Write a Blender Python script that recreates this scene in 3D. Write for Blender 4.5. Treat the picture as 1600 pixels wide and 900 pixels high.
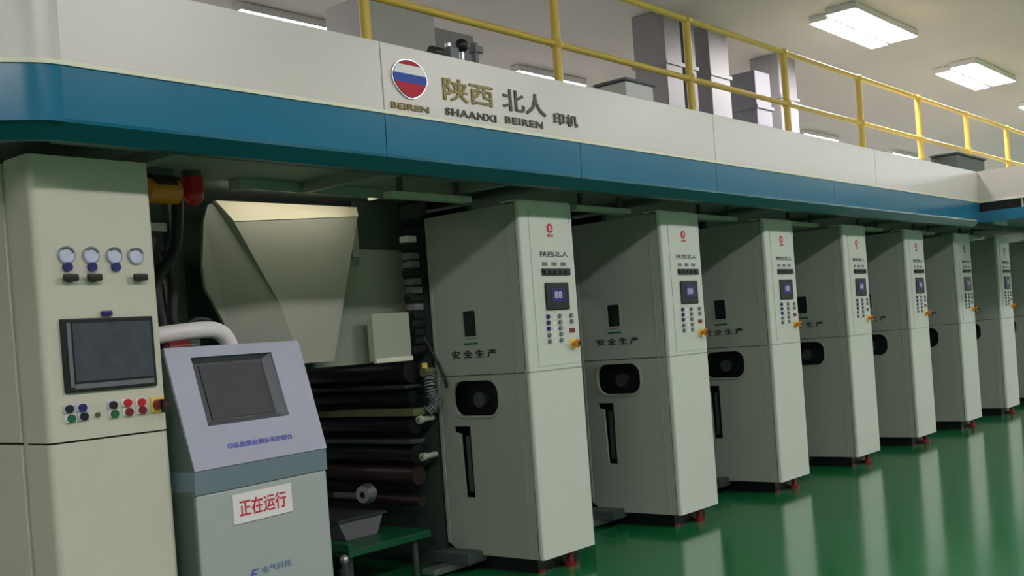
import bpy, bmesh, math, random
from mathutils import Vector, Matrix
random.seed(7)
for o in list(bpy.data.objects): bpy.data.objects.remove(o)
SC = bpy.context.scene
COL = SC.collection
PI = math.pi

# ------------------------------------------------------------------ camera
YAW, PIT, ROL = 0.8692, -0.0083, -0.0744
fw = Vector((math.sin(YAW)*math.cos(PIT), math.cos(YAW)*math.cos(PIT), math.sin(PIT)))
r0 = Vector((math.cos(YAW), -math.sin(YAW), 0)); u0 = r0.cross(fw)
rr = r0*math.cos(ROL) + u0*math.sin(ROL); uu = -r0*math.sin(ROL) + u0*math.cos(ROL)
cam = bpy.data.cameras.new('camera'); camo = bpy.data.objects.new('camera', cam); COL.objects.link(camo)
cam.sensor_width = 36; cam.lens = 1697.15/1600*36; cam.shift_y = 92.7/1600; cam.clip_end = 200
camo.matrix_world = Matrix(((rr.x, uu.x, -fw.x, 0), (rr.y, uu.y, -fw.y, -4.1866), (rr.z, uu.z, -fw.z, 1.4669), (0, 0, 0, 1)))
SC.camera = camo
# ------------------------------------------------------------------ light and exposure
CEIL = 4.86
LAMP_E = 13.0
w = bpy.data.worlds.new('world'); SC.world = w; w.use_nodes = True
w.node_tree.nodes['Background'].inputs[0].default_value = (.8, .85, .9, 1)
w.node_tree.nodes['Background'].inputs[1].default_value = 0.05
SC.view_settings.view_transform = 'Standard'; SC.view_settings.look = 'None'
SC.view_settings.gamma = 1; SC.view_settings.use_curve_mapping = False
SC.view_settings.exposure = 1.92

# ------------------------------------------------------------------ materials
def lin(c):
    return tuple(((v/255)/12.92 if v/255 <= .04045 else ((v/255+.055)/1.055)**2.4) for v in c)
def mat(name, rgb, rough=.5, metal=0, var=.06, scale=3., bump=0., coat=0., emit=None, es=0.):
    m = bpy.data.materials.new(name); m.use_nodes = True; nt = m.node_tree; b = nt.nodes['Principled BSDF']
    c = lin(rgb); b.inputs['Roughness'].default_value = rough; b.inputs['Metallic'].default_value = metal
    b.inputs['Coat Weight'].default_value = coat; b.inputs['Coat Roughness'].default_value = .1
    tc = nt.nodes.new('ShaderNodeTexCoord'); nz = nt.nodes.new('ShaderNodeTexNoise'); nz.inputs['Scale'].default_value = scale
    nz.inputs['Detail'].default_value = 4
    nt.links.new(tc.outputs['Object'], nz.inputs['Vector'])
    rp = nt.nodes.new('ShaderNodeMapRange'); rp.inputs[3].default_value = 1-var; rp.inputs[4].default_value = 1+var
    nt.links.new(nz.outputs['Fac'], rp.inputs[0])
    mx = nt.nodes.new('ShaderNodeVectorMath'); mx.operation = 'SCALE'; mx.inputs[0].default_value = c
    nt.links.new(rp.outputs[0], mx.inputs['Scale']); nt.links.new(mx.outputs[0], b.inputs['Base Color'])
    if bump:
        bp = nt.nodes.new('ShaderNodeBump'); bp.inputs['Strength'].default_value = bump; bp.inputs['Distance'].default_value = .01
        nt.links.new(nz.outputs['Fac'], bp.inputs['Height']); nt.links.new(bp.outputs[0], b.inputs['Normal'])
    if emit:
        b.inputs['Emission Color'].default_value = (*emit, 1); b.inputs['Emission Strength'].default_value = es
    return m
M = dict(
 floor=mat('green_epoxy', (20, 112, 62), .16, var=.10, scale=1.2, bump=.04, coat=.3),
 ceil=mat('ceiling_panel', (184, 181, 172), .8, var=.04, scale=1),
 wall=mat('wall_paint', (212, 210, 208), .8, var=.03, scale=1),
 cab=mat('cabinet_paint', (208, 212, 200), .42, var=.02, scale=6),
 side=mat('cabinet_paint_shaded', (156, 162, 150), .5, var=.04, scale=3),  # cabinet paint, darkened to put the shade of the sides into the colour
 door=mat('control_cabinet_paint', (208, 203, 186), .42, var=.03, scale=4),
 fascia=mat('fascia_paint', (224, 214, 208), .3, var=.02, scale=2),
 trim=mat('cream_trim', (240, 236, 215), .4, var=.02),
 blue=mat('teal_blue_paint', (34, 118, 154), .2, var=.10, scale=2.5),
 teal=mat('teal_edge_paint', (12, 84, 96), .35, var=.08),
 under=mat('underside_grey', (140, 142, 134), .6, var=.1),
 dark=mat('dark_machine_green', (62, 74, 68), .55, var=.15, scale=6),
 black=mat('black_plastic', (14, 15, 18), .4, var=.1),
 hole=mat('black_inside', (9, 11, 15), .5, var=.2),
 rubber=mat('black_rubber', (20, 22, 24), .5, var=.15, scale=20),
 steel=mat('brushed_steel', (205, 207, 212), .3, .9, var=.15, scale=12),
 gsteel=mat('grey_roller_steel', (88, 94, 96), .35, .6, var=.15, scale=10),
 olive=mat('olive_painted_bar', (104, 110, 72), .5, var=.15, scale=10),
 droller=mat('black_roller', (26, 29, 32), .35, var=.2, scale=8),
 brown=mat('dark_brown_roller', (48, 34, 34), .4, var=.25, scale=8),
 green=mat('green_tray_paint', (24, 88, 56), .35, var=.15, scale=8),
 panel=mat('film_cover_grey', (166, 164, 152), .5, var=.03, scale=2),
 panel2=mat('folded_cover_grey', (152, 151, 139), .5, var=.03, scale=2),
 cream=mat('lit_strip_cream', (232, 222, 196), .5, var=.02),  # light falling on the cover top, painted in as cream
 gplate=mat('greenish_plate', (150, 156, 142), .5, var=.04),
 jbox=mat('junction_box_paint', (178, 182, 164), .45, var=.03),
 yellow=mat('railing_yellow', (240, 203, 92), .4, var=.05, scale=10),
 red=mat('red_plastic', (190, 22, 34), .3, var=.05),
 dred=mat('dark_red_plastic', (120, 16, 26), .4, var=.1),
 orange=mat('orange_plastic', (226, 132, 36), .35, var=.05),
 lav=mat('gauge_face', (205, 205, 232), .3, var=.02),
 grey=mat('grey_plastic', (110, 112, 118), .4, var=.05),
 navy=mat('navy_plastic', (34, 30, 112), .35, var=.05),
 dgreen=mat('green_button', (20, 100, 66), .35, var=.05),
 kiosk=mat('console_lavender_grey', (164, 165, 184), .4, var=.03, scale=4),
 kband=mat('console_blue_grey', (112, 128, 138), .45, var=.03, scale=4),
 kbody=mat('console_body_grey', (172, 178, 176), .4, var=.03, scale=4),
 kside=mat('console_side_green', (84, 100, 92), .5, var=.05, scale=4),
 screen=mat('dark_screen', (40, 41, 46), .5, var=.10, scale=12),
 screen2=mat('touch_screen', (70, 74, 84), .25, var=.25, scale=14),
 bezel=mat('bezel_grey', (96, 98, 106), .4, var=.05),
 white=mat('white_plastic', (238, 232, 230), .35, var=.02),
 redink=mat('red_ink', (205, 40, 70), .6, var=.02),
 blueink=mat('blue_ink', (88, 92, 190), .6, var=.02),
 cyanink=mat('faded_blue_ink', (110, 140, 175), .6, var=.02),
 gold=mat('gold_lettering', (112, 98, 34), .35, .3, var=.1, scale=20),
 olivetxt=mat('dark_olive_lettering', (58, 62, 32), .4, .2, var=.1, scale=20),
 greyink=mat('grey_ink', (70, 80, 82), .6, var=.02),
 blackink=mat('black_ink', (25, 26, 28), .6, var=.02),
 silver=mat('logo_silver_rim', (180, 180, 196), .25, .6, var=.02),
 lred=mat('logo_red', (200, 20, 50), .6, var=.02),
 lblue=mat('logo_blue', (50, 80, 185), .6, var=.02),
 duct=mat('duct_light_grey', (152, 149, 153), .5, var=.03),
 ductd=mat('duct_dark_grey', (120, 119, 127), .5, var=.05),
 lampbody=mat('lamp_housing', (225, 225, 222), .5, var=.03),
 worklamp=mat('work_lamp_tube', (255, 250, 240), .5, var=0, emit=(1, .93, .82), es=3.6),
 lamp=mat('lamp_diffuser', (255, 255, 255), .5, var=0, emit=(1, .955, .975), es=LAMP_E),
)

# ------------------------------------------------------------------ helpers
class MB:
    def __init__(s): s.bm = bmesh.new()
    def box(s, x0, x1, y0, y1, z0, z1, bev=0, seg=2, mtx=None):
        g = bmesh.ops.create_cube(s.bm, size=1); vs = g['verts']
        bmesh.ops.scale(s.bm, vec=(x1-x0, y1-y0, z1-z0), verts=vs)
        bmesh.ops.translate(s.bm, vec=((x0+x1)/2, (y0+y1)/2, (z0+z1)/2), verts=vs)
        if bev:
            es = list({e for v in vs for e in v.link_edges})
            g = bmesh.ops.bevel(s.bm, geom=es, offset=bev, segments=seg, affect='EDGES', profile=.5)
            vs = list({v for f in g['faces'] for v in f.verts} | {v for v in vs if v.is_valid})
        if mtx: bmesh.ops.transform(s.bm, matrix=mtx, verts=vs)
        return s
    def vbox(s, x0, x1, y0, y1, z0, z1, bev, seg=3):          # only vertical edges rounded
        g = bmesh.ops.create_cube(s.bm, size=1); vs = g['verts']
        bmesh.ops.scale(s.bm, vec=(x1-x0, y1-y0, z1-z0), verts=vs)
        bmesh.ops.translate(s.bm, vec=((x0+x1)/2, (y0+y1)/2, (z0+z1)/2), verts=vs)
        es = [e for e in {e for v in vs for e in v.link_edges} if abs(e.verts[0].co.z-e.verts[1].co.z) > 1e-4]
        bmesh.ops.bevel(s.bm, geom=es, offset=bev, segments=seg, affect='EDGES', profile=.5)
        return s
    def cyl(s, a, b, r, r2=None, n=20):
        a = Vector(a); b = Vector(b); d = b-a
        q = Vector((0, 0, 1)).rotation_difference(d.normalized()).to_matrix().to_4x4()
        g = bmesh.ops.create_cone(s.bm, cap_ends=True, segments=n, radius1=r, radius2=r if r2 is None else r2, depth=d.length)
        bmesh.ops.transform(s.bm, matrix=Matrix.Translation((a+b)/2) @ q, verts=g['verts'])
        return s
    def ball(s, c, r, sc=(1, 1, 1)):
        g = bmesh.ops.create_uvsphere(s.bm, u_segments=20, v_segments=12, radius=r)
        bmesh.ops.scale(s.bm, vec=sc, verts=g['verts']); bmesh.ops.translate(s.bm, vec=c, verts=g['verts'])
        return s
    def tube(s, pts, r, n=12):
        P = [Vector(p) for p in pts]; rings = []; up = Vector((0, 0, 1))
        prev = None
        for i, p in enumerate(P):
            t = (P[min(i+1, len(P)-1)]-P[max(i-1, 0)]).normalized()
            if prev is None:
                a = t.orthogonal().normalized()
            else:
                a = (prev - t*prev.dot(t)).normalized()
            prev = a; b = t.cross(a)
            rings.append([s.bm.verts.new(p + a*r*math.cos(2*PI*k/n) + b*r*math.sin(2*PI*k/n)) for k in range(n)])
        for i in range(len(rings)-1):
            for k in range(n):
                s.bm.faces.new((rings[i][k], rings[i][(k+1) % n], rings[i+1][(k+1) % n], rings[i+1][k]))
        s.bm.faces.new(rings[0]); s.bm.faces.new(rings[-1][::-1])
        return s
    def prism(s, poly, ext):                                # polygon of 3D points swept by a vector
        e = Vector(ext); A = [s.bm.verts.new(p) for p in poly]; B = [s.bm.verts.new(Vector(p)+e) for p in poly]
        s.bm.faces.new(A); s.bm.faces.new(B[::-1]); n = len(A)
        for i in range(n): s.bm.faces.new((A[i], B[i], B[(i+1) % n], A[(i+1) % n]))
        return s
    def build(s, name, m, parent=None, smooth=False):
        bmesh.ops.recalc_face_normals(s.bm, faces=s.bm.faces)
        me = bpy.data.meshes.new(name); s.bm.to_mesh(me); s.bm.free(); me.materials.append(m)
        if smooth:
            for p in me.polygons: p.use_smooth = True
            me.set_sharp_from_angle(angle=math.radians(35))
        o = bpy.data.objects.new(name, me); COL.objects.link(o)
        if smooth:
            wn = o.modifiers.new('weighted', 'WEIGHTED_NORMAL'); wn.keep_sharp = True; wn.weight = 100
        if parent: o.parent = parent
        return o
def B(name, m, parent, x0, x1, y0, y1, z0, z1, bev=0): return MB().box(x0, x1, y0, y1, z0, z1, bev).build(name, m, parent, bool(bev))
def tag(o, label=None, cat=None, group=None, kind=None):
    if label: o['label'] = label
    if cat: o['category'] = cat
    if group: o['group'] = group
    if kind: o['kind'] = kind
    return o
def thing(name, label, cat, loc=(0, 0, 0), rz=0, group=None):
    o = bpy.data.objects.new(name, None); COL.objects.link(o); o.location = loc; o.rotation_euler.z = rz
    o.empty_display_size = .1
    return tag(o, label, cat, group)
def smoothpath(pts, n=8):                                   # Catmull-Rom
    P = [Vector(p) for p in pts]; P = [2*P[0]-P[1]] + P + [2*P[-1]-P[-2]]; out = []
    for i in range(1, len(P)-2):
        for k in range(n):
            t = k/n; a, b, c, d = P[i-1:i+3]
            out.append(.5*((2*b)+(-a+c)*t+(2*a-5*b+4*c-d)*t*t+(-a+3*b-3*c+d)*t**3))
    out.append(P[-2]); return out
def rrect(x0, x1, y0, y1, r, n=6):
    out = []
    for cx, cy, a0 in ((x1-r, y1-r, 0), (x0+r, y1-r, 90), (x0+r, y0+r, 180), (x1-r, y0+r, 270)):
        for k in range(n+1):
            a = math.radians(a0+90*k/n); out.append((cx+r*math.cos(a), cy+r*math.sin(a)))
    return out
def curve_mesh(cu, name):
    o = bpy.data.objects.new('tmp', cu); COL.objects.link(o)
    dg = bpy.context.evaluated_depsgraph_get(); me = bpy.data.meshes.new_from_object(o.evaluated_get(dg))
    bpy.data.objects.remove(o); bpy.data.curves.remove(cu); me.name = name
    return me
def plate_mesh(name, outlines, th):                         # flat plate in local XY with holes, thickness th
    cu = bpy.data.curves.new(name, 'CURVE'); cu.dimensions = '2D'; cu.fill_mode = 'BOTH'; cu.extrude = th/2
    for pl in outlines:
        sp = cu.splines.new('POLY'); sp.points.add(len(pl)-1); sp.use_cyclic_u = True
        for i, (x, y) in enumerate(pl): sp.points[i].co = (x, y, 0, 1)
    return curve_mesh(cu, name)
FRONT = Matrix(((1, 0, 0, 0), (0, 0, -1, 0), (0, 1, 0, 0), (0, 0, 0, 1)))      # local XY -> world XZ, facing -Y
LEFTF = Matrix(((0, 0, -1, 0), (-1, 0, 0, 0), (0, 1, 0, 0), (0, 0, 0, 1)))     # local XY -> world (-Y)Z, facing -X
def link_mesh(name, me, m, parent, mtx):
    me.transform(mtx)
    if mtx.determinant() < 0: me.flip_normals()
    me.materials.clear(); me.materials.append(m)
    o = bpy.data.objects.new(name, me); COL.objects.link(o); o.parent = parent; return o
def text(name, s, m, parent, box, frame, extr=.002, shear=0, label=None, bold=.012):
    """text fitted into box (x0,x1,y0,y1) of a local frame"""
    cu = bpy.data.curves.new(name, 'FONT'); cu.body = s; cu.size = 1; cu.extrude = extr; cu.shear = shear
    cu.resolution_u = 3; cu.offset = bold; cu.space_character = 1.12 if bold > .015 else 1.0
    me = curve_mesh(cu, name)
    xs = [v.co.x for v in me.vertices]; ys = [v.co.y for v in me.vertices]
    x0, x1, y0, y1 = box; ax, bx, ay, by = min(xs), max(xs), min(ys), max(ys)
    for v in me.vertices:
        v.co.x = x0+(v.co.x-ax)/(bx-ax)*(x1-x0); v.co.y = y0+(v.co.y-ay)/(by-ay)*(y1-y0)
    o = link_mesh(name, me, m, parent, frame)
    if label: o['label'] = label
    return o
def copy_tree(o, parent=None):
    c = o.copy(); COL.objects.link(c); c.parent = parent
    for ch in list(o.children): copy_tree(ch, c)
    return c

# ================================================================== the hall
XL, XR, YF, YB = -12.0, 46.0, -12.0, 9.0
def struct(name, m, *a):
    o = B(name, m, None, *a); o['kind'] = 'structure'; return o
struct('floor', M['floor'], XL, XR, YF, 2.6, -.1, 0)
struct('floor', M['wall'], XL, XR, 2.6, YB, -.1, 0)
struct('ceiling', M['ceil'], XL, XR, YF, YB, CEIL, CEIL+.1)
struct('wall_left', M['wall'], XL-.1, XL, YF, YB, 0, CEIL)
struct('wall_right', M['wall'], XR, XR+.1, YF, YB, 0, CEIL)
struct('wall_front', M['wall'], XL, XR, YF-.1, YF, 0, CEIL)
struct('wall_back', M['wall'], XL, XR, YB, YB+.1, 0, CEIL)

# ceiling lamps: twin-diffuser rectangular fittings flush under the ceiling
def make_lamp():
    t = thing('ceiling_lamp', '', 'ceiling lamp')
    B('housing', M['lampbody'], t, -.975, .925, -.315, .035, -.078, 0, .004)
    B('housing', M['lampbody'], t, -.805, .995, .08, .305, -.078, 0, .004)
    B('diffuser', M['lamp'], t, -.965, .915, -.305, .025, -.082, -.078)
    B('diffuser', M['lamp'], t, -.795, .985, .09, .295, -.082, -.078)
    B('spine', M['lampbody'], t, -.79, .91, .036, .079, -.060, 0)
    return t
def make_tube():
    t = thing('tube_light', '', 'tube light')
    B('housing', M['lampbody'], t, -.72, .72, -.07, .07, -.078, 0, .004)
    B('diffuser', M['lamp'], t, -.71, .71, -.06, .06, -.082, -.078)
    return t
lamp0 = make_lamp(); used = []
tube0 = make_tube(); usedt = []
def place_tube(x, y, label, group='slim tube lights beyond the railing'):
    o = tube0 if not usedt else copy_tree(tube0)
    usedt.append(1); o.location = (x, y, CEIL-.002); o['label'] = label; o['group'] = group
def place_lamp(x, y, label, group='rectangular ceiling lamps'):
    o = lamp0 if not used else copy_tree(lamp0)
    used.append(1); o.location = (x, y, CEIL-.002); o['label'] = label; o['group'] = group
front_lab = {12.62: 'biggest glowing ceiling lamp in view, above the nearer half of the railing',
             16.75: 'glowing white ceiling lamp near the right edge of the photo, above the far railing posts',
             20.9: 'small glowing ceiling lamp cut by the right edge, above the far railing'}
for x in (12.62, 16.75, 20.9): place_lamp(x, .72, front_lab[x])
back_lab = {7.13: 'slim tube light seen edge-on left of the first railing post',
            11.27: 'slim white tube light peeping over the fascia at the second railing post',
            15.5: 'slim white tube light peeping over the fascia beside the third railing post',
            19.45: 'bright slim white tube light peeping over the fascia just right of the fourth railing post',
            23.75: 'slim white tube light peeping over the fascia left of the sixth railing post'}
for x in back_lab: place_tube(x, 4.35, back_lab[x])
off = 'ceiling lamp over the aisle outside the picture'
for k in range(-3, 11): place_lamp(1.2+4.15*k, -5.35, off, 'lamps outside the picture')
for k in range(5): place_lamp(4.0+8*k, 7.5, 'added ceiling lamp behind the press outside the picture', 'added lamps behind the press')  # unseen row, added to brighten the hall behind the press
for x in (25.1, 29.2, 33.4, 37.6, 41.8): place_lamp(x, .72, off, 'lamps outside the picture')
for x in (-1.2, 2.9, 28.0, 32.2, 36.4, 40.6): place_tube(x, 4.35, 'slim tube light behind the press outside the picture', 'tube lights outside the picture')

# ================================================================== overhead canopy (fascia, blue beam, deck)
YC = -.36
canopy = thing('press_canopy', 'long cream fascia over a teal-blue beam with gold lettering and a round logo', 'machine canopy', (0, 0, 2.3))
canopy.location = (0, 0, 0)
XE = 12.9
def strip(x0, x1, z0, z1, th=.03): return MB().box(x0, x1, YC, YC+th, z0, z1, .004)
seams = [2.06, 3.705, 5.30, 6.93, 8.95, 10.95, XE]
# left end turns the corner in three facets then runs back
cor = [(2.06, YC), (2.01, YC+.006), (1.965, YC+.024), (1.925, YC+.050), (1.45, YC+.36), (1.25, YC+.55), (1.2, 2.3)]
def wrap_profile(name, m, prof):
    """closed profile of (inset, z) swept round the left end with mitred corners"""
    P = [Vector((a, b, 0)) for a, b in cor]; N = []
    for a, b in zip(P[:-1], P[1:]):
        d = (b-a).normalized(); n = Vector((d.y, -d.x, 0)); N.append(n if n.dot(Vector((-1, -1, 0))) > 0 else -n)
    mb = MB(); rings = []
    for k, p in enumerate(P):
        if k == 0: n = N[0] if False else Vector((0, -1, 0)); sc_ = 1
        elif k == len(P)-1: n = N[-1]; sc_ = 1
        else: n = (N[k-1]+N[k]).normalized(); sc_ = 1/max(n.dot(N[k]), .3)
        rings.append([mb.bm.verts.new((p.x-n.x*i*sc_, p.y-n.y*i*sc_, z)) for i, z in prof])
    q = len(prof)
    for r1, r2 in zip(rings[:-1], rings[1:]):
        for k in range(q): mb.bm.faces.new((r1[k], r1[(k+1) % q], r2[(k+1) % q], r2[k]))
    mb.bm.faces.new(rings[0]); mb.bm.faces.new(rings[-1][::-1])
    return mb.build(name, m, canopy, True)
def wrap(name, m, z0, z1, inset=0, th=.03):
    return wrap_profile(name, m, [(inset, z0), (inset+th, z0), (inset+th, z1), (inset, z1)])
FT = 2.957
for a, b in zip([2.06, 3.705, 6.93, 9.9], [3.70, 6.925, 9.895, XE]):
    strip(a, b, 2.622, FT).build('fascia_panel', M['fascia'], canopy)
wrap('fascia_panel', M['fascia'], 2.622, FT)
MB().box(2.06, XE, YC-.008, YC+.03, 2.604, 2.622).build('fascia_trim', M['trim'], canopy)
wrap('fascia_trim', M['trim'], 2.604, 2.622, -.008, .03)
for a, b in zip(seams[:-1], seams[1:]):
    mb = MB(); z0, z1 = 2.395, 2.604
    mb.prism([(a, YC, z1), (a, YC+.004, z0+.012), (a, YC+.012, z0), (a, YC+.05, z0), (a, YC+.05, z1)], (b-a-.006, 0, 0))
    mb.build('blue_beam_panel', M['blue'], canopy)
wrap('blue_beam_panel', M['blue'], 2.395, 2.604, 0, .05)
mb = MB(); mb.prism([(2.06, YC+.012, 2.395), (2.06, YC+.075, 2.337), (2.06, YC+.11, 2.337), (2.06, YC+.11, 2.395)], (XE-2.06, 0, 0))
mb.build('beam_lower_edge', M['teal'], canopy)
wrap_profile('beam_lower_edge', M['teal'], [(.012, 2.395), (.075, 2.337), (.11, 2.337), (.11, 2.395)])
# underside, ribs and deck
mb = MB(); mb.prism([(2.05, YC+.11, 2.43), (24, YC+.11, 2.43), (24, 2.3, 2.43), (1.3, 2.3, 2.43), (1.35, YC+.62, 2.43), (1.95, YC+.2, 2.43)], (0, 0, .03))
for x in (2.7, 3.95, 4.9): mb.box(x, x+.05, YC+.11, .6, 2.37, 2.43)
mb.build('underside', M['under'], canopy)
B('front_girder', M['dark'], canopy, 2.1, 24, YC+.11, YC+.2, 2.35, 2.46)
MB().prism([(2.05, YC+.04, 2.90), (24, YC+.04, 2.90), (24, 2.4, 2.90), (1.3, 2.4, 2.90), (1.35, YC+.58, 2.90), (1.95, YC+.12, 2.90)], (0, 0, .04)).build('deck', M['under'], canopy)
# bay that steps out towards the aisle at the far end
mb = MB(); mb.box(XE, XE+2.6, -1.5, YC+.03, 2.622, FT); mb.build('bay_fascia', M['fascia'], canopy)
B('bay_trim', M['trim'], canopy, XE-.008, XE+2.6, -1.508, YC+.03, 2.600, 2.622)
B('bay_dark_opening', M['black'], canopy, XE+.03, XE+2.57, -1.47, YC+.03, 2.5, 2.60)
B('bay_blue_panel', M['blue'], canopy, XE, XE+2.6, -1.5, YC+.03, 2.375, 2.5, .006)
MB().box(XE+.025, XE+.04, -.82, -.80, 2.5, 2.60).build('bay_opening_bracket', M['white'], canopy)
MB().box(XE+2.6, 24, YC, YC+.03, 2.395, FT).build('fascia_panel', M['fascia'], canopy)
# logo
lg = MB(); cx, cz = 3.886, 2.800
def badge(sc=1.0):
    out = []
    for k in range(48):
        a = 2*PI*k/48; c, s = math.cos(a), math.sin(a)
        rx = .124; rz = .094
        x = rx*c*(1 - .20*max(0, -s)**1.4) ; z = rz*s*(1.0 if s > 0 else 1.12)
        out.append((x*sc, z*sc))
    return out
def clip(poly, zlo, zhi):
    def half(p, f, v):
        o = []
        for i in range(len(p)):
            a, b = p[i], p[(i+1) % len(p)]; fa, fb = f(a), f(b)
            if fa >= 0: o.append(a)
            if (fa >= 0) != (fb >= 0):
                t = fa/(fa-fb); o.append((a[0]+(b[0]-a[0])*t, a[1]+(b[1]-a[1])*t))
        return o
    p = half(poly, lambda q: q[1]-zlo, 0); return half(p, lambda q: zhi-q[1], 0)
lo = MB(); lo.prism([(cx+x, YC-.001, cz+z) for x, z in badge()], (0, -.008, 0)); lgo = lo.build('logo_badge', M['silver'], canopy); lgo['label'] = 'round badge with red, white and blue bands'
def band(zlo, zhi, m, sc=.93):
    p = clip(badge(sc), zlo, zhi)
    MB().prism([(cx+x, YC-.0092, cz+z) for x, z in p], (0, -.004, 0)).build('logo_band', m, lgo)
band(.062, .2, M['lred'], .93); band(.018, .062, M['white']); band(-.026, .018, M['lblue']); band(-.2, -.026, M['lred'])
Fc = Matrix.Translation((0, YC-.003, 0)) @ FRONT
gl = 'gold and olive raised lettering'
text('lettering', '陕西', M['gold'], canopy, (4.128, 4.522, 2.722, 2.842), Fc, .004, bold=.013, label=gl)
text('lettering', '北人', M['olivetxt'], canopy, (4.60, 4.985, 2.722, 2.845), Fc, .004, bold=.013, label=gl)
text('lettering', '印机', M['olivetxt'], canopy, (5.05, 5.285, 2.690, 2.762), Fc, .004, bold=.02, label='smaller olive lettering at the end of the sign')
text('lettering', 'SHAANXI', M['olivetxt'], canopy, (4.132, 4.535, 2.645, 2.684), Fc, .004, bold=.02)
text('lettering', 'BEIREN', M['olivetxt'], canopy, (4.612, 4.945, 2.652, 2.690), Fc, .004, bold=.02)
text('lettering', 'BEIREN', M['gold'], canopy, (3.745, 4.01, 2.638, 2.668), Fc, .004, label='small gold wording under the badge')

# ------------------------------------------------------------------ yellow guard rail on the deck
rail = thing('guard_rail', 'yellow tubular guard railing with ball joints standing on top of the long cream fascia', 'railing', (0, .3, 2.942))
posts = [4.243, 6.02, 7.80, 9.545, 11.30, 13.05, 14.82, 16.6, 18.35, 20.1]
for x in posts:
    p = MB().cyl((x, 0, 0), (x, 0, 1.0), .032).build('post', M['yellow'], rail, True)
    MB().ball((x, 0, .522), .046).build('ball_joint', M['yellow'], p, True)
    MB().ball((x, 0, 1.005), .044, (1, 1, .8)).build('ball_joint', M['yellow'], p, True)
MB().tube([(2.4, 0, 1.005), (22, 0, 1.005)], .026).build('top_rail', M['yellow'], rail, True)
MB().tube([(2.4, 0, .522), (22, 0, .522)], .024).build('middle_rail', M['yellow'], rail, True)

# air ducts rising from the deck to the ceiling
def duct(x0, x1, y, m, label, zt=CEIL, dx=.0, z0=2.94):
    t = thing('air_duct', label, 'air duct', ((x0+x1)/2, y, z0)); h = zt-z0-.003; wd = (x1-x0)/2
    mb = MB(); mb.box(-wd, wd, -.2, .2, 0, h, .01); mb.build('duct_body', m, t)
    for z in (h*.35, h*.7): B('duct_flange', m, t, -wd-.02, wd+.02, -.22, .22, z, z+.04)
duct(10.10, 10.44, 2.1, M['duct'], 'pale grey upright air duct behind the railing just left of the third post')
duct(10.60, 10.74, 2.1, M['ductd'], 'narrow dark grey duct directly left of the third railing post')
duct(11.05, 11.50, 2.1, M['duct'], 'broad pale grey duct right of the third railing post')
duct(11.93, 12.32, 2.0, M['ductd'], 'dark grey duct between the third and fourth railing posts', 4.45)
duct(13.0, 13.5, 2.2, M['duct'], 'light grey duct right behind the fourth railing post')
duct(5.62, 6.42, 2.0, M['wall'], 'wide pale duct box behind the railing above the round logo', 4.12)
duct(6.50, 7.0, 2.1, M['duct'], 'grey duct box right of the wide pale one, behind the middle rail', 4.06)
# little things standing on the deck edge above the lettering
def small(name, label, cat, x, y, fn):
    t = thing(name, label, cat, (x, y, 2.94)); fn(t); return t
small('motor_cover', 'small brown-grey motor cover on top of the fascia right above the logo', 'motor cover', 4.55, .1,
      lambda t: (MB().cyl((0, 0, .20), (.07, 0, .20), .035).build('motor_body', M['brown'], t, True), B('motor_base', M['dark'], t, -.02, .12, -.05, .05, 0, .15, .005)))
small('valve_block', 'small grey valve block on top of the fascia left of the black ball', 'valve', 4.70, .1,
      lambda t: (B('valve_body', M['grey'], t, -.04, .04, -.05, .05, 0, .245, .01), MB().cyl((0, 0, .24), (0, 0, .27), .02).build('valve_stem', M['steel'], t, True)))
small('black_float', 'small black ball on a short stem standing on the fascia above the gold lettering', 'ball', 4.815, .1,
      lambda t: (MB().cyl((0, 0, 0), (0, 0, .24), .015).build('stem', M['steel'], t, True), MB().ball((0, 0, .275), .042).build('ball_head', M['black'], t, True)))
small('sensor_bracket', 'small pinkish bracket standing on the fascia right of the black ball', 'bracket', 4.93, .1,
      lambda t: (B('bracket_leg', M['ductd'], t, -.015, .015, -.02, .02, 0, .31, .004), B('bracket_head', M['ductd'], t, -.02, .05, -.03, .03, .25, .29, .004)))
small('equipment_case', 'low dark green case on the deck between the sixth and seventh railing posts', 'case', 13.9, .1,
      lambda t: (B('case_body', M['dark'], t, -.55, .55, -.1, .2, 0, .32, .02), B('case_lid', M['dark'], t, -.57, .57, -.12, .22, .32, .345, .01)))
small('deck_box', 'small grey box on the deck between the second and third railing posts', 'box', 6.6, .12,
      lambda t: (B('box_body', M['lampbody'], t, -.18, .18, -.1, .15, 0, .27, .015), B('box_lid', M['ductd'], t, -.2, .2, -.12, .17, .27, .29, .008)))

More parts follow.
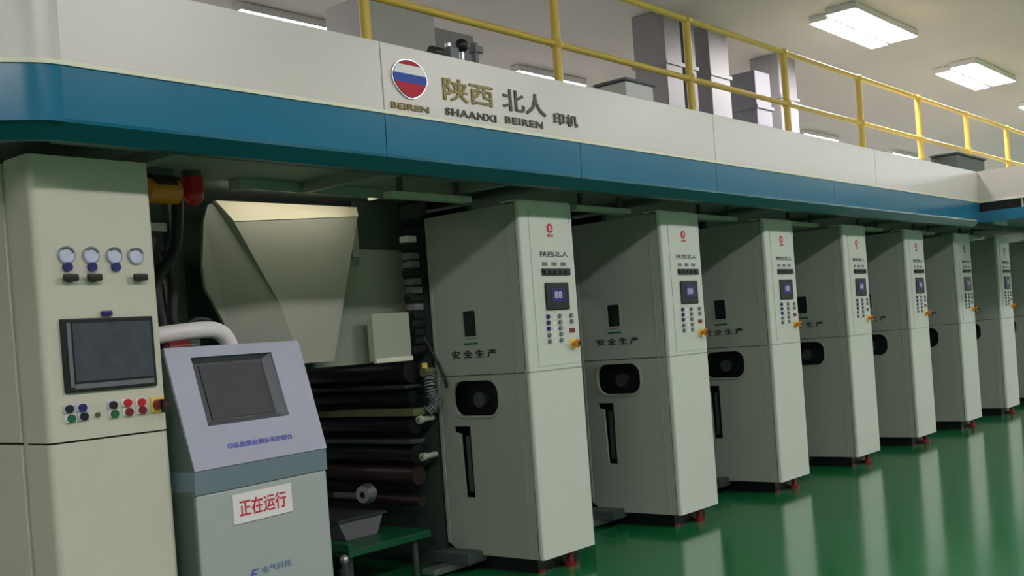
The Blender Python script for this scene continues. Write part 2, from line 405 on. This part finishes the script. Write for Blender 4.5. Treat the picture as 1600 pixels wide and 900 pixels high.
# ================================================================== printing units
W_, D_ = .5375, .80; HT = 2.30; SE = 1.25
def glyph_row(name, s, m, parent, box, frame, ex=.0015): return text(name, s, m, parent, box, frame, ex)
def make_unit():
    t = thing('printing_unit', '', 'printing unit')
    # front doors with rounded upright edges
    MB().vbox(0, W_, 0, .04, SE+.004, HT, .014).build('upper_front_panel', M['cab'], t, True)
    MB().vbox(0, W_, 0, .04, .1, SE-.004, .014).build('lower_front_panel', M['cab'], t, True)
    B('seam_backing', M['side'], t, .004, W_-.004, .004, .05, SE-.02, SE+.02)
    B('top_cap', M['cab'], t, .01, W_-.01, .012, .15, HT, HT+.012, .004)
    # raised inner panel edge
    mb = MB(); mb.prism([(.09, -.0005, SE+.03), (W_-.045, -.0005, SE+.03), (W_-.045, -.0005, HT-.075), (.09, -.0005, HT-.075)], (0, -.004, 0))
    mb.build('instrument_panel', M['cab'], t)
    F = Matrix.Translation((0, -.006, 0)) @ FRONT
    # emblem
    e = MB().cyl((.29, -.0045, 2.137), (.29, -.008, 2.137), .030, n=24).build('emblem', M['redink'], t)
    me = text('emblem_mark', '北', M['white'], e, (.276, .304, 2.121, 2.153), Matrix.Translation((0, -.0085, 0)) @ FRONT, .0008)
    text('emblem_mark', '彩印', M['redink'], t, (.262, .318, 2.082, 2.100), F, .0008)
    text('panel_wording', '陕西北人', M['greyink'], t, (.175, .462, 1.958, 1.992), F, .0008)
    # switch row with grey tags over it
    sw = B('switch_strip', M['black'], t, .178, .465, -.016, -.004, 1.842, 1.885, .004)
    for k in range(5): B('switch_rocker', M['black'], sw, .190+k*.054, .222+k*.054, -.021, -.0155, 1.850, 1.876, .002)
    for k in range(3): B('switch_tag', M['grey'], t, .19+k*.095, .24+k*.095, -.0075, -.004, 1.902, 1.925)
    # display
    d = B('display_frame', M['black'], t, .195, .435, -.016, -.004, 1.625, 1.795, .008)
    B('display_screen', M['navy'], d, .250, .385, -.0185, -.0155, 1.672, 1.760, .002)
    text('display_digits', '88', M['lav'], d, (.275, .352, 1.695, 1.740), Matrix.Translation((0, -.0195, 0)) @ FRONT, .0008)
    # keypad columns
    for cxk, mm, n, zt in ((.205, M['navy'], 3, 1.585), (.205, M['grey'], 2, 1.468), (.325, M['ductd'], 5, 1.585), (.445, M['grey'], 2, 1.585)):
        for k in range(n): MB().cyl((cxk, -.004, zt-k*.038), (cxk, -.016, zt-k*.038), .0145, n=16).build('key_button', mm, t, True)
    for k in range(5): B('key_label', M['white'], t, .255, .285, -.0065, -.004, 1.572-k*.038, 1.590-k*.038)
    B('key_label', M['dred'], t, .42, .475, -.0075, -.004, 1.475, 1.503)
    k1 = MB().cyl((.445, -.004, 1.405), (.445, -.012, 1.405), .034, n=24).build('stop_button_base', M['yellow'], t, True)
    MB().cyl((.445, -.012, 1.405), (.445, -.045, 1.405), .016, n=20).cyl((.445, -.042, 1.405), (.445, -.060, 1.405), .027, .024, n=24).build('stop_button_head', M['orange'], k1, True)
    MB().cyl((.445, -.060, 1.405), (.445, -.063, 1.405), .018, n=20).build('stop_button_cap', M['black'], k1, True)
    B('pale_strip', M['lav'], t, W_-.035, W_-.012, -.003, .001, 2.17, 2.27)  # narrow pale lavender strip near the upper right edge
    # side plate facing the previous unit, with its openings
    side_z = [(.78, .1), (.16, .1), (.16, HT-.01), (.78, HT-.01)]
    win = rrect(-.523, -.413, 1.498, 1.66, .012)
    ov = rrect(-.655, -.270, .992, 1.216, .085)
    slot = [(-.672, .925), (-.672, .885), (-.622, .875), (-.612, .465), (-.530, .465), (-.530, .925)]
    o1 = [(-.78, SE+.003), (-.040, SE+.003), (-.040, HT-.01), (-.78, HT-.01)]
    o2 = [(-.78, .16), (-.70, .1), (-.040, .1), (-.040, SE-.003), (-.78, SE-.003)]
    L = Matrix.Translation((.012, 0, 0)) @ LEFTF
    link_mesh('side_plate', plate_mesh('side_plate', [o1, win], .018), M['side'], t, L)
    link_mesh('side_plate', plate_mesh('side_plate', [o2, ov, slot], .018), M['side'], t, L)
    Lr = Matrix.Translation((.0, 0, 0)) @ LEFTF
    link_mesh('opening_rim', plate_mesh('opening_rim', [rrect(-.668, -.257, .979, 1.229, .095), ov], .012), M['side'], t, Lr)
    link_mesh('window_rim', plate_mesh('window_rim', [rrect(-.535, -.401, 1.486, 1.672, .016), win], .010), M['side'], t, Lr)
    link_mesh('window_glass', plate_mesh('window_glass', [win], .004), M['hole'], t, Matrix.Translation((.012, 0, 0)) @ LEFTF)
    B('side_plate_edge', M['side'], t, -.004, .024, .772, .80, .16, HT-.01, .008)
    # characters under the window
    Lt = Matrix.Translation((.0005, 0, 0)) @ LEFTF
    text('side_wording', '安 全 生 产', M['blackink'], t, (-.640, -.262, 1.360, 1.412), Lt, .0012)
    B('side_tag', M['dgreen'], t, 0, .003, .41, .53, 1.445, 1.458)
    # dark inside of the cabinet
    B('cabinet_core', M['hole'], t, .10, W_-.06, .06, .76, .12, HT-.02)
    B('corner_post', M['side'], t, -.001, .004, .10, .105, .1, HT-.01)
    B('seam_backing', M['dark'], t, .014, .03, .05, .77, SE-.02, SE+.02)
    MB().cyl((.05, .48, 1.09), (.10, .48, 1.09), .05).build('roller_end', M['gsteel'], t, True)
    B('slide_bar', M['dark'], t, .03, .10, .565, .60, .5, .86)
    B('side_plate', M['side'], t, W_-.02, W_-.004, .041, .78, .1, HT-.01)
    # base: recessed plinth, levelling foot, ink line
    B('plinth', M['black'], t, .06, W_-.05, .10, .74, 0, .1)
    MB().cyl((.33, .055, 0), (.33, .055, .025), .042).cyl((.33, .055, .025), (.33, .055, .10), .02).build('levelling_foot', M['dred'], t, True)
    MB().cyl((.10, .13, 0), (.10, .13, .02), .04).cyl((.10, .13, .02), (.10, .13, .10), .018).build('levelling_foot', M['dred'], t, True)
    mb = MB(); mb.box(-.32, .06, .62, .74, .02, .06, .008); mb.build('floor_channel', M['steel'], t, True)
    mb = MB(); mb.box(-.14, .05, .50, .80, .06, .13, .01); mb.build('drip_tray', M['dark'], t, True)
    # printing section behind the cabinet: frames and cross rollers
    B('rear_frame', M['dark'], t, 0, .06, .83, 2.4, .0, 2.40)
    B('rear_frame', M['dark'], t, .46, .52, .83, 2.4, .0, 2.40)
    B('far_side_frame', M['dark'], t, -.5, .6, 2.4, 2.48, .0, 2.40)
    for x, z, r, m in ((-.16, 1.30, .072, 'droller'), (-.16, 1.135, .044, 'droller'), (-.16, .955, .055, 'droller'),
                       (-.16, .765, .060, 'droller'), (-.16, .625, .062, 'brown'), (-.15, .455, .035, 'brown')):
        MB().cyl((x, .86, z), (x, 2.38, z), r, n=28).build('roller', M[m], t, True)
    B('cross_bar', M['gsteel'], t, -.24, -.10, .84, 2.38, 1.195, 1.218, .004)
    B('cross_bar', M['olive'], t, -.23, -.10, .80, 2.38, 1.015, 1.062, .008)
    B('cross_bar', M['dark'], t, -.23, -.10, .84, 2.38, .835, .862, .006)
    return t
unit0 = make_unit()
ulab = ['nearest and largest printing unit of the row, beside the open web section',
        'second printing unit of the row, right behind the nearest one',
        'third printing unit counted from the console side',
        'fourth printing unit counted from the console side',
        'fifth printing unit of the row, narrow pale front, third from the right edge',
        'sixth printing unit of the row, narrow front, next to last whole one',
        'seventh printing unit, last one whose whole front shows, by the right edge',
        'eighth printing unit, only its side plate shows at the right edge']
for i in range(8):
    o = unit0 if i == 0 else copy_tree(unit0)
    o.location = (5.107+1.6007*i, 0, 0)
    o['label'] = ulab[i]; o['group'] = 'printing units in a row'

# pale bars hung under the canopy between the units
def make_bar():
    t = thing('hanging_bar', '', 'bar')
    B('bar_body', M['jbox'], t, 0, .66, -.04, .04, -.012, .022, .004)
    for x in (.08, .55): B('bar_hanger', M['dark'], t, x, x+.03, -.012, .012, .018, .108)
    return t
bar0 = make_bar()
blab = ['pale grey bar hung under the canopy left of the nearest printing unit',
        'pale grey bar under the canopy right of the nearest printing unit',
        'pale grey bar under the canopy right of the second printing unit',
        'pale grey bar under the canopy right of the third printing unit',
        'pale grey bar under the canopy right of the fourth printing unit',
        'short pale bar under the canopy right of the fifth printing unit',
        'short pale bar under the canopy right of the sixth printing unit']
for i in range(7):
    o = bar0 if i == 0 else copy_tree(bar0)
    o.location = (4.27 if i == 0 else 6.0+1.6007*(i-1), .25, 2.322); o['label'] = blab[i]; o['group'] = 'bars under the canopy'

# ================================================================== control cabinet at the left
cc = thing('control_cabinet', 'tall cream control cabinet at the left edge with gauges, a touch screen and coloured buttons', 'control cabinet', (2.083, 0, 0))
WC = .537; HC = 2.338; SC_ = 1.183
MB().vbox(0, WC, 0, .22, SC_+.004, HC, .03, 4).build('upper_door', M['door'], cc, True)
MB().vbox(0, WC, 0, .22, .1, SC_-.004, .03, 4).build('lower_door', M['door'], cc, True)
B('cabinet_core', M['door'], cc, .012, WC-.012, .2, .235, .1, HC-.004)
MB().box(0, WC, .24, .9, SC_+.004, HC, .008).build('rear_body', M['door'], cc, True)
MB().box(0, WC, .24, .9, .1, SC_-.004, .008).build('rear_body', M['door'], cc, True)
B('plinth', M['black'], cc, .04, WC-.04, .05, .86, 0, .1)
def cx_(X): return X-2.083
for x in (2.212, 2.318, 2.421, 2.520):
    g = MB().cyl((cx_(x), 0, 1.935), (cx_(x), -.010, 1.935), .036, n=28).build('gauge', M['silver'], cc, True)
    MB().cyl((cx_(x), -.010, 1.935), (cx_(x), -.012, 1.935), .030, n=28).build('gauge_face', M['lav'], g, True)
    pts = [(cx_(x)+.030*math.cos(a), -.013, 1.935+.030*math.sin(a)) for a in [math.radians(20+14*k) for k in range(9)]]
    MB().tube(pts, .006, 8).build('gauge_shroud', M['grey'], g, True)
for x in (2.212, 2.318, 2.424):
    MB().cyl((cx_(x), 0, 1.888), (cx_(x), -.016, 1.888), .019, n=20).build('blue_knob', M['navy'], cc, True)
for x, tl in ((2.216, 0), (2.318, 0), (2.526, 1)):
    MB().cyl((cx_(x), 0, 1.842), (cx_(x), -.018, 1.842), .018).box(cx_(x)-.034, cx_(x)+.030, -.034, -.016, 1.828, 1.858, .006).build('rotary_handle', M['black'], cc, True)
sc = MB().box(cx_(2.160), cx_(2.572), -.016, 0, 1.378, 1.678, .006).build('screen_frame', M['black'], cc, True)
B('frame_highlight_strip', M['grey'], sc, cx_(2.182), cx_(2.198), -.019, -.016, 1.40, 1.66)
B('frame_highlight_strip', M['grey'], sc, cx_(2.20), cx_(2.555), -.019, -.016, 1.392, 1.412)
B('touch_screen', M['screen2'], sc, cx_(2.206), cx_(2.556), -.0185, -.016, 1.422, 1.658)
MB().box(cx_(2.342), cx_(2.388), -.02, 0, 1.684, 1.706, .005).build('latch', M['navy'], cc, True)
for x, z, m in ((2.172, 1.316, 'black'), (2.228, 1.316, 'navy'), (2.362, 1.314, 'black'), (2.428, 1.317, 'red'), (2.492, 1.314, 'red'),
                (2.178, 1.277, 'dgreen'), (2.232, 1.280, 'black'), (2.366, 1.277, 'dgreen'), (2.432, 1.278, 'dred'), (2.494, 1.280, 'dred')):
    b = MB().box(cx_(x)-.024, cx_(x)+.024, -.006, 0, z-.017, z+.017, .003).build('button_collar', M['lav'] if m in ('navy', 'black') else M['white'], cc, True)
    MB().cyl((cx_(x), -.006, z), (cx_(x), -.018, z), .0165, n=20).build('push_button', M[m], b, True)
MB().cyl((cx_(2.294), 0, 1.281), (cx_(2.294), -.012, 1.281), .010, n=16).box(cx_(2.292), cx_(2.296), -.02, -.012, 1.272, 1.290).build('key_switch', M['olive'], cc, True)
eb = MB().box(cx_(2.572)-.034, cx_(2.572)+.030, -.008, 0, 1.262, 1.330, .003).build('rotary_switch_plate', M['yellow'], cc, True)
MB().cyl((cx_(2.568), -.008, 1.296), (cx_(2.568), -.045, 1.296), .024, n=24).build('rotary_switch', M['dred'], eb, True)
MB().box(cx_(2.568)-.008, cx_(2.568)+.008, -.06, -.044, 1.262, 1.320, .003).build('switch_lever', M['black'], eb, True)

# ================================================================== operator console
con = thing('operator_console', 'grey floor-standing console with sloped lavender top, dark screen and red-lettered white sticker', 'operator console', (2.68, -.07, 0), math.radians(7.6))
KW = .84; KD = .34
def kp(u, v, o=0):                                          # point on the sloped panel (u along width, v up the slope)
    L = math.hypot(.14, .545); s = Vector((0, .14/L, .545/L)); n = Vector((0, -.545/L, .14/L))
    return Vector((u, 0, .99)) + s*v + n*o
PL = math.hypot(.14, .545)
B('body', M['kbody'], con, .004, KW-.004, .004, KD, .06, .884, .012)
MB().box(.03, KW-.03, .03, KD-.02, 0, .06).build('plinth', M['black'], con)
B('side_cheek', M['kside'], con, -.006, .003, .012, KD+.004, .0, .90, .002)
mb = MB(); mb.box(0, KW, 0, KD, .884, .99, .004); mb.build('band', M['kband'], con, True)
# head: side walls, top, back
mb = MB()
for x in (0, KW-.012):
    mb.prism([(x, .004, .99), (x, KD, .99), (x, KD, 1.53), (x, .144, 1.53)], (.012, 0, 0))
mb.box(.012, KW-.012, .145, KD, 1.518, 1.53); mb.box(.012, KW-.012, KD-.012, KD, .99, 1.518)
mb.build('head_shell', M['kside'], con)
op = [(.135, .19), (.645, .19), (.635, .512), (.135, .512)]
fp = [(0, 0), (KW, 0), (KW, PL), (0, PL)]
L_ = PL; ux = Vector((1, 0, 0)); vy = Vector((0, .14/L_, .545/L_)); nz = Vector((0, -.545/L_, .14/L_))
SL = Matrix(((1, 0, 0, 0), (0, vy.y, nz.y, 0), (0, vy.z, nz.z, .99), (0, 0, 0, 1)))
link_mesh('sloped_panel', plate_mesh('sloped_panel', [fp, op], .012), M['kiosk'], con, SL @ Matrix.Translation((0, 0, .0)))
# recess
ip = [(.185, .215), (.605, .215), (.60, .492), (.180, .492)]
mb = MB(); dp = -.035
ov_ = [mb.bm.verts.new(kp(u, v, -.004)) for u, v in op]; iv_ = [mb.bm.verts.new(kp(u, v, dp)) for u, v in ip]
for i in range(4): mb.bm.faces.new((ov_[i], ov_[(i+1) % 4], iv_[(i+1) % 4], iv_[i]))
bz = mb.build('screen_recess', M['bezel'], con)
link_mesh('screen', plate_mesh('screen', [[(.18, .21), (.61, .21), (.605, .497), (.175, .497)]], .006), M['black'], bz, SL @ Matrix.Translation((0, 0, dp-.003)))
link_mesh('display_area', plate_mesh('display_area', [[(.205, .225), (.585, .225), (.580, .482), (.200, .482)]], .003), M['screen'], bz, SL @ Matrix.Translation((0, 0, dp+.002)))
text('panel_wording', '印品质量检测系统控制台', M['blueink'], con, (.215, .625, .074, .100), SL @ Matrix.Translation((0, 0, .0075)), .0008)
# sticker
st = MB().box(.205, .575, -.003, .004, .722, .856).build('sticker', M['white'], con)
text('sticker_wording', '正在运行', M['redink'], st, (.240, .535, .750, .828), Matrix.Translation((0, -.0042, 0)) @ FRONT, .0008)
text('maker_mark', 'E', M['blueink'], con, (.27, .335, .455, .500), Matrix.Translation((0, .0025, 0)) @ FRONT, .001, .4)
text('maker_wording', '电气科技', M['cyanink'], con, (.355, .545, .468, .500), Matrix.Translation((0, .0025, 0)) @ FRONT, .001)

# ================================================================== open web section between cabinet and first unit
cov = thing('web_cover', 'large grey sheet cover with a top strip coloured bright as lit, hanging behind the console', 'machine cover', (0, 0, 0))
mb = MB(); mb.prism([(3.688, .9, 2.24), (4.62, .9, 2.30), (4.34, .9, 1.41), (4.09, .9, 1.41), (3.976, .9, 1.747)], (0, .03, 0)); mb.build('cover_sheet', M['panel'], cov)
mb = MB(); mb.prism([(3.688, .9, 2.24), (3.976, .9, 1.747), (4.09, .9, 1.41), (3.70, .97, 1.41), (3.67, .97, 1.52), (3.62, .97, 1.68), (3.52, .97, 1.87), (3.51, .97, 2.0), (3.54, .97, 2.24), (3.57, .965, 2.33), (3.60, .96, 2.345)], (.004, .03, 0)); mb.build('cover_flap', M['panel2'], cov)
mb = MB(); mb.prism([(3.60, .93, 2.355), (4.64, .925, 2.362), (4.62, .893, 2.30), (3.688, .893, 2.237)], (0, .03, 0)); mb.build('lit_top_strip', M['cream'], cov)  # bright lit wedge of the cover, put into the colour
B('cover_edge', M['panel2'], cov, 4.60, 4.66, .95, .98, 2.05, 2.35, .006)
fr = thing('web_frame', 'dark green machine frame with posts and gusset plates behind the grey cover and console', 'machine frame', (0, 0, 0))
B('frame_wall', M['dark'], fr, 2.75, 4.57, 2.25, 2.29, .0, 2.428)
hp = thing('hanging_plate', 'flat grey-green plate with a darker upper panel, hanging right of the grey cover', 'plate', (4.70, 1.0, 1.375))
MB().prism([(-.42, 0, 0), (.38, 0, 0), (.38, 0, .73), (0, 0, .73), (0, 0, .97), (-.42, 0, .97)], (0, .03, 0)).build('plate', M['gplate'], hp)
B('upper_plate', M['dark'], hp, 0, .38, .01, .04, .735, 1.045)
B('upright_post', M['dark'], fr, 3.42, 3.50, 1.12, 1.2, .0, 2.42, .008)
B('cross_beam', M['gplate'], fr, 2.75, 3.42, 1.14, 1.2, 2.20, 2.25, .006)
B('cross_beam', M['dark'], fr, 2.75, 4.55, 1.14, 1.2, 1.36, 1.40, .006)
MB().prism([(3.50, 1.21, 1.75), (3.62, 1.21, 1.62), (3.62, 1.21, 1.50), (3.46, 1.21, 1.50), (3.42, 1.21, 2.05)], (0, .03, 0)).build('gusset_plate', M['panel'], fr)
MB().prism([(3.10, 1.21, 2.18), (3.40, 1.21, 2.18), (3.30, 1.21, 1.98), (3.22, 1.21, 1.72), (3.12, 1.21, 1.80)], (0, .03, 0)).build('gusset_plate', M['grey'], fr)

jb = thing('junction_box', 'pale grey-green junction box low on the frame, left of the black cable chain', 'junction box', (4.62, .80, 1.385))
B('box_body', M['jbox'], jb, 0, .31, .05, .096, 0, .295, .012)
B('box_lid', M['jbox'], jb, -.006, .316, .03, .05, -.004, .299, .008)
B('box_lip', M['trim'], jb, -.004, .314, .018, .05, -.012, .018, .004)

wk = thing('work_lamp', 'slim hooded work lamp fixed under the canopy in front of the grey cover', 'work lamp', (3.55, .62, 2.428))
mb = MB(); mb.prism([(0, 0, 0), (0, .10, 0), (0, .10, -.008), (0, .03, -.012), (0, .015, -.055), (0, .0, -.055)], (1.0, 0, 0)); mb.box(-.008, 0, 0, .10, -.058, 0); mb.box(1.0, 1.008, 0, .10, -.058, 0); mb.build('lamp_hood', M['gplate'], wk)
MB().cyl((.02, .048, -.028), (.98, .048, -.028), .013, n=16).build('lamp_tube', M['worklamp'], wk, True)

# hanging cable chain
ch = thing('cable_chain', 'black segmented cable chain hanging between the frame and the nearest printing unit', 'cable chain', (4.965, .85, 1.4))
z = 2.30; k = 0
while z > 1.46:
    xo = .02 + .03*math.sin((2.3-z)*3.2) + (.06 if z > 2.25 else 0)
    big = k % 3 == 0
    h = .055
    MB().box(xo-(.062 if big else .042), xo+(.062 if big else .042), -.04, .04, z-1.4-h, z-1.4-.012, .008).build('chain_link', M['rubber'] if (big or z < 1.72 or z > 2.2) else (M['lampbody'] if z > 2.13 else M['ductd']), ch, True)
    z -= .055; k += 1
fit = thing('brass_fitting', 'small yellow brass pipe fitting at the bottom end of the cable chain', 'pipe fitting', (4.99, .80, 1.29))
MB().cyl((0, 0, 0), (.09, 0, 0), .032, n=6).cyl((.09, 0, 0), (.14, 0, -.01), .022).build('fitting_body', M['olive'], fit)
MB().cyl((.02, 0, .02), (.02, 0, .06), .02).build('fitting_cap', M['yellow'], fit, True)
hs = thing('coiled_hose', 'silvery corrugated hose bend next to the black oval opening of the nearest printing unit', 'hose', (5.045, .79, 1.15))
pts = smoothpath([(.0, 0, .12), (-.03, -.02, .06), (-.02, -.03, -.02), (.0, -.04, -.07), (-.05, -.0, -.12)], 5)
mb = MB()
for i, p in enumerate(pts[:-1]):
    mb.cyl(p, p+(pts[i+1]-p)*.75, .040 if i % 2 else .032, n=16)
mb.build('hose_body', M['grey'], hs, True)
cb = thing('curved_cable', 'thin black cable curving from the cable chain to the nearest unit', 'cable', (5.07, .85, 1.5))
MB().tube(smoothpath([(-.02, 0, .06), (.0, -.04, -.04), (.012, -.09, -.14), (.012, -.15, -.26), (.02, -.16, -.32)], 6), .010).build('cable_run', M['rubber'], cb, True)

# warning lamps beside the control cabinet
wl = thing('beacon_light', 'red round beacon lamp under the canopy right of the control cabinet', 'beacon lamp', (3.20, .55, 2.43))
MB().cyl((0, 0, -.03), (0, 0, 0), .05).build('beacon_base', M['gsteel'], wl, True)
MB().cyl((0, 0, -.12), (0, 0, -.03), .055).ball((0, 0, -.12), .055).build('beacon_dome', M['red'], wl, True)
wo = thing('cable_reel', 'orange and brown drum under the canopy beside the top corner of the control cabinet', 'drum', (3.02, .55, 2.43))
MB().box(-.06, .06, -.03, .03, -.06, 0, .004).build('drum_bracket', M['gsteel'], wo)
MB().cyl((-.085, 0, -.11), (.085, 0, -.11), .062, n=28).build('drum_body', M['orange'], wo, True)
MB().cyl((-.06, 0, -.085), (.06, 0, -.085), .058, n=28).build('drum_cover', M['brown'], wo, True)

# black cables behind the cabinet edge
def cable(label, pts, r=.02):
    t = thing('black_cable', label, 'cable', pts[0], 0, 'cables beside the control cabinet')
    P = [Vector(p)-Vector(pts[0]) for p in pts]
    MB().tube(smoothpath(P), r).build('cable_run', M['rubber'], t, True); return t
cable('thick black cable hanging from under the red beacon lamp', [(3.22, .72, 2.42), (3.21, .72, 2.2), (3.17, .72, 2.03), (3.06, .72, 1.88), (3.08, .72, 1.60)], .032)
cable('black cable bundle dropping behind the white bent pipe, right of the first', [(3.17, .80, 2.05), (3.20, .80, 1.86), (3.19, .80, 1.7), (3.22, .80, 1.60)], .028)
cable('thin black cable looping sideways just over the white bent pipe', [(3.22, .78, 1.62), (3.27, .78, 1.67), (3.33, .78, 1.69), (3.40, .78, 1.68)], .014)

wp = thing('white_pipe', 'white bent pipe coming out of the control cabinet and turning down behind the console', 'pipe', (2.66, .40, 1.6))
MB().tube(smoothpath([(-.03, 0, -.02), (.2, 0, .005), (.42, 0, .02), (.52, 0, .01), (.575, 0, -.04), (.59, 0, -.12), (.59, 0, -.35)], 8), .042, 20).build('pipe_run', M['white'], wp, True)
MB().cyl((-.04, 0, -.02), (-.005, 0, -.018), .055).build('pipe_flange', M['white'], wp, True)
rv = thing('red_valve', 'small dark red valve body right under the white bent pipe', 'valve', (2.93, .38, 1.52))
MB().cyl((-.05, 0, .02), (.06, 0, .025), .030).build('valve_body', M['dred'], rv, True)
MB().cyl((.06, 0, .025), (.10, 0, .027), .018).build('valve_nozzle', M['gsteel'], rv, True)

# lower web section: green tray, clamps, bearings
tr = thing('ink_tray', 'low green tray under the rollers between the console and the nearest printing unit', 'tray', (4.35, 1.35, 0))
B('tray_body', M['green'], tr, -.10, .60, -.56, .8, .23, .28, .01)
B('tray_rim', M['green'], tr, -.12, -.09, -.58, .82, .27, .32, .005)
for x, y in ((-.05, -.5), (-.05, .7), (.5, .7), (.5, -.5)): MB().cyl((x, y, 0), (x, y, .235), .02).build('tray_leg', M['dark'], tr, True)
for y, l in ((-.15, 'steel clamp on the edge of the green tray, nearer the printing unit'), (.32, 'steel clamp on the edge of the green tray, nearer the console')):
    c = thing('tray_clamp', l, 'clamp', (4.30, 1.35+y, .32))
    B('clamp_body', M['steel'], c, -.02, .03, -.04, .04, 0, .03, .006); MB().cyl((0, 0, .03), (0, 0, .06), .012).build('clamp_screw', M['steel'], c, True)
bk = thing('ink_bucket', 'dark blue-grey ink pan standing on the green tray under the rollers', 'ink pan', (4.62, 1.50, .281))
mb = MB(); mb.prism([(-.16, -.45, 0), (.10, -.45, 0), (.16, -.45, .12), (-.22, -.45, .12)], (0, .85, 0)); mb.build('pan_body', M['ductd'], bk)
B('pan_rim', M['gsteel'], bk, -.24, .18, -.47, .42, .12, .135, .004)
cl = thing('roller_chuck', 'shiny steel chuck with a black bore glinting among the dark rollers', 'chuck', (4.80, 1.20, .50))
MB().cyl((-.06, -.01, .02), (.0, 0, .02), .055, .070).cyl((0, 0, .02), (.05, 0, .02), .035).build('chuck_body', M['steel'], cl, True)
MB().cyl((-.064, -.012, .018), (-.058, -.012, .018), .020).build('chuck_bore', M['black'], cl, True)
B('chuck_arm', M['steel'], cl, -.03, .02, .05, .32, -.02, .02, .01)
for y, z, l in ((.775, .752, 'lower of two pale bearing caps beside the nearest printing unit'), (.78, .99, 'upper of two pale bearing caps beside the nearest printing unit')):
    b = thing('bearing_cap', l, 'bearing cap', (4.93, y, z), 0, 'bearing caps')
    MB().cyl((0, 0, 0), (-.03, 0, 0), .026).cyl((0, 0, 0), (.12, .02, 0), .018).build('cap_body', M['jbox'], b, True)
    MB().cyl((-.03, 0, 0), (-.036, 0, 0), .012, n=6).build('cap_nut', M['steel'], b)
for x, y, z, l in ((4.0, .75, .0, 'silver-topped pump under the green tray, the one next to the console'),
                   (4.2, .78, .0, 'silver-topped pump under the green tray, the one further from the console')):
    b = thing('ink_pump', l, 'pump', (x, y, z), 0, 'ink pumps')
    MB().cyl((0, 0, 0), (0, 0, .18), .035).cyl((0, 0, .18), (0, 0, .22), .022).build('pump_body', M['dark'], b, True)
    MB().ball((0, 0, .235), .030).build('pump_head', M['steel'], b, True)
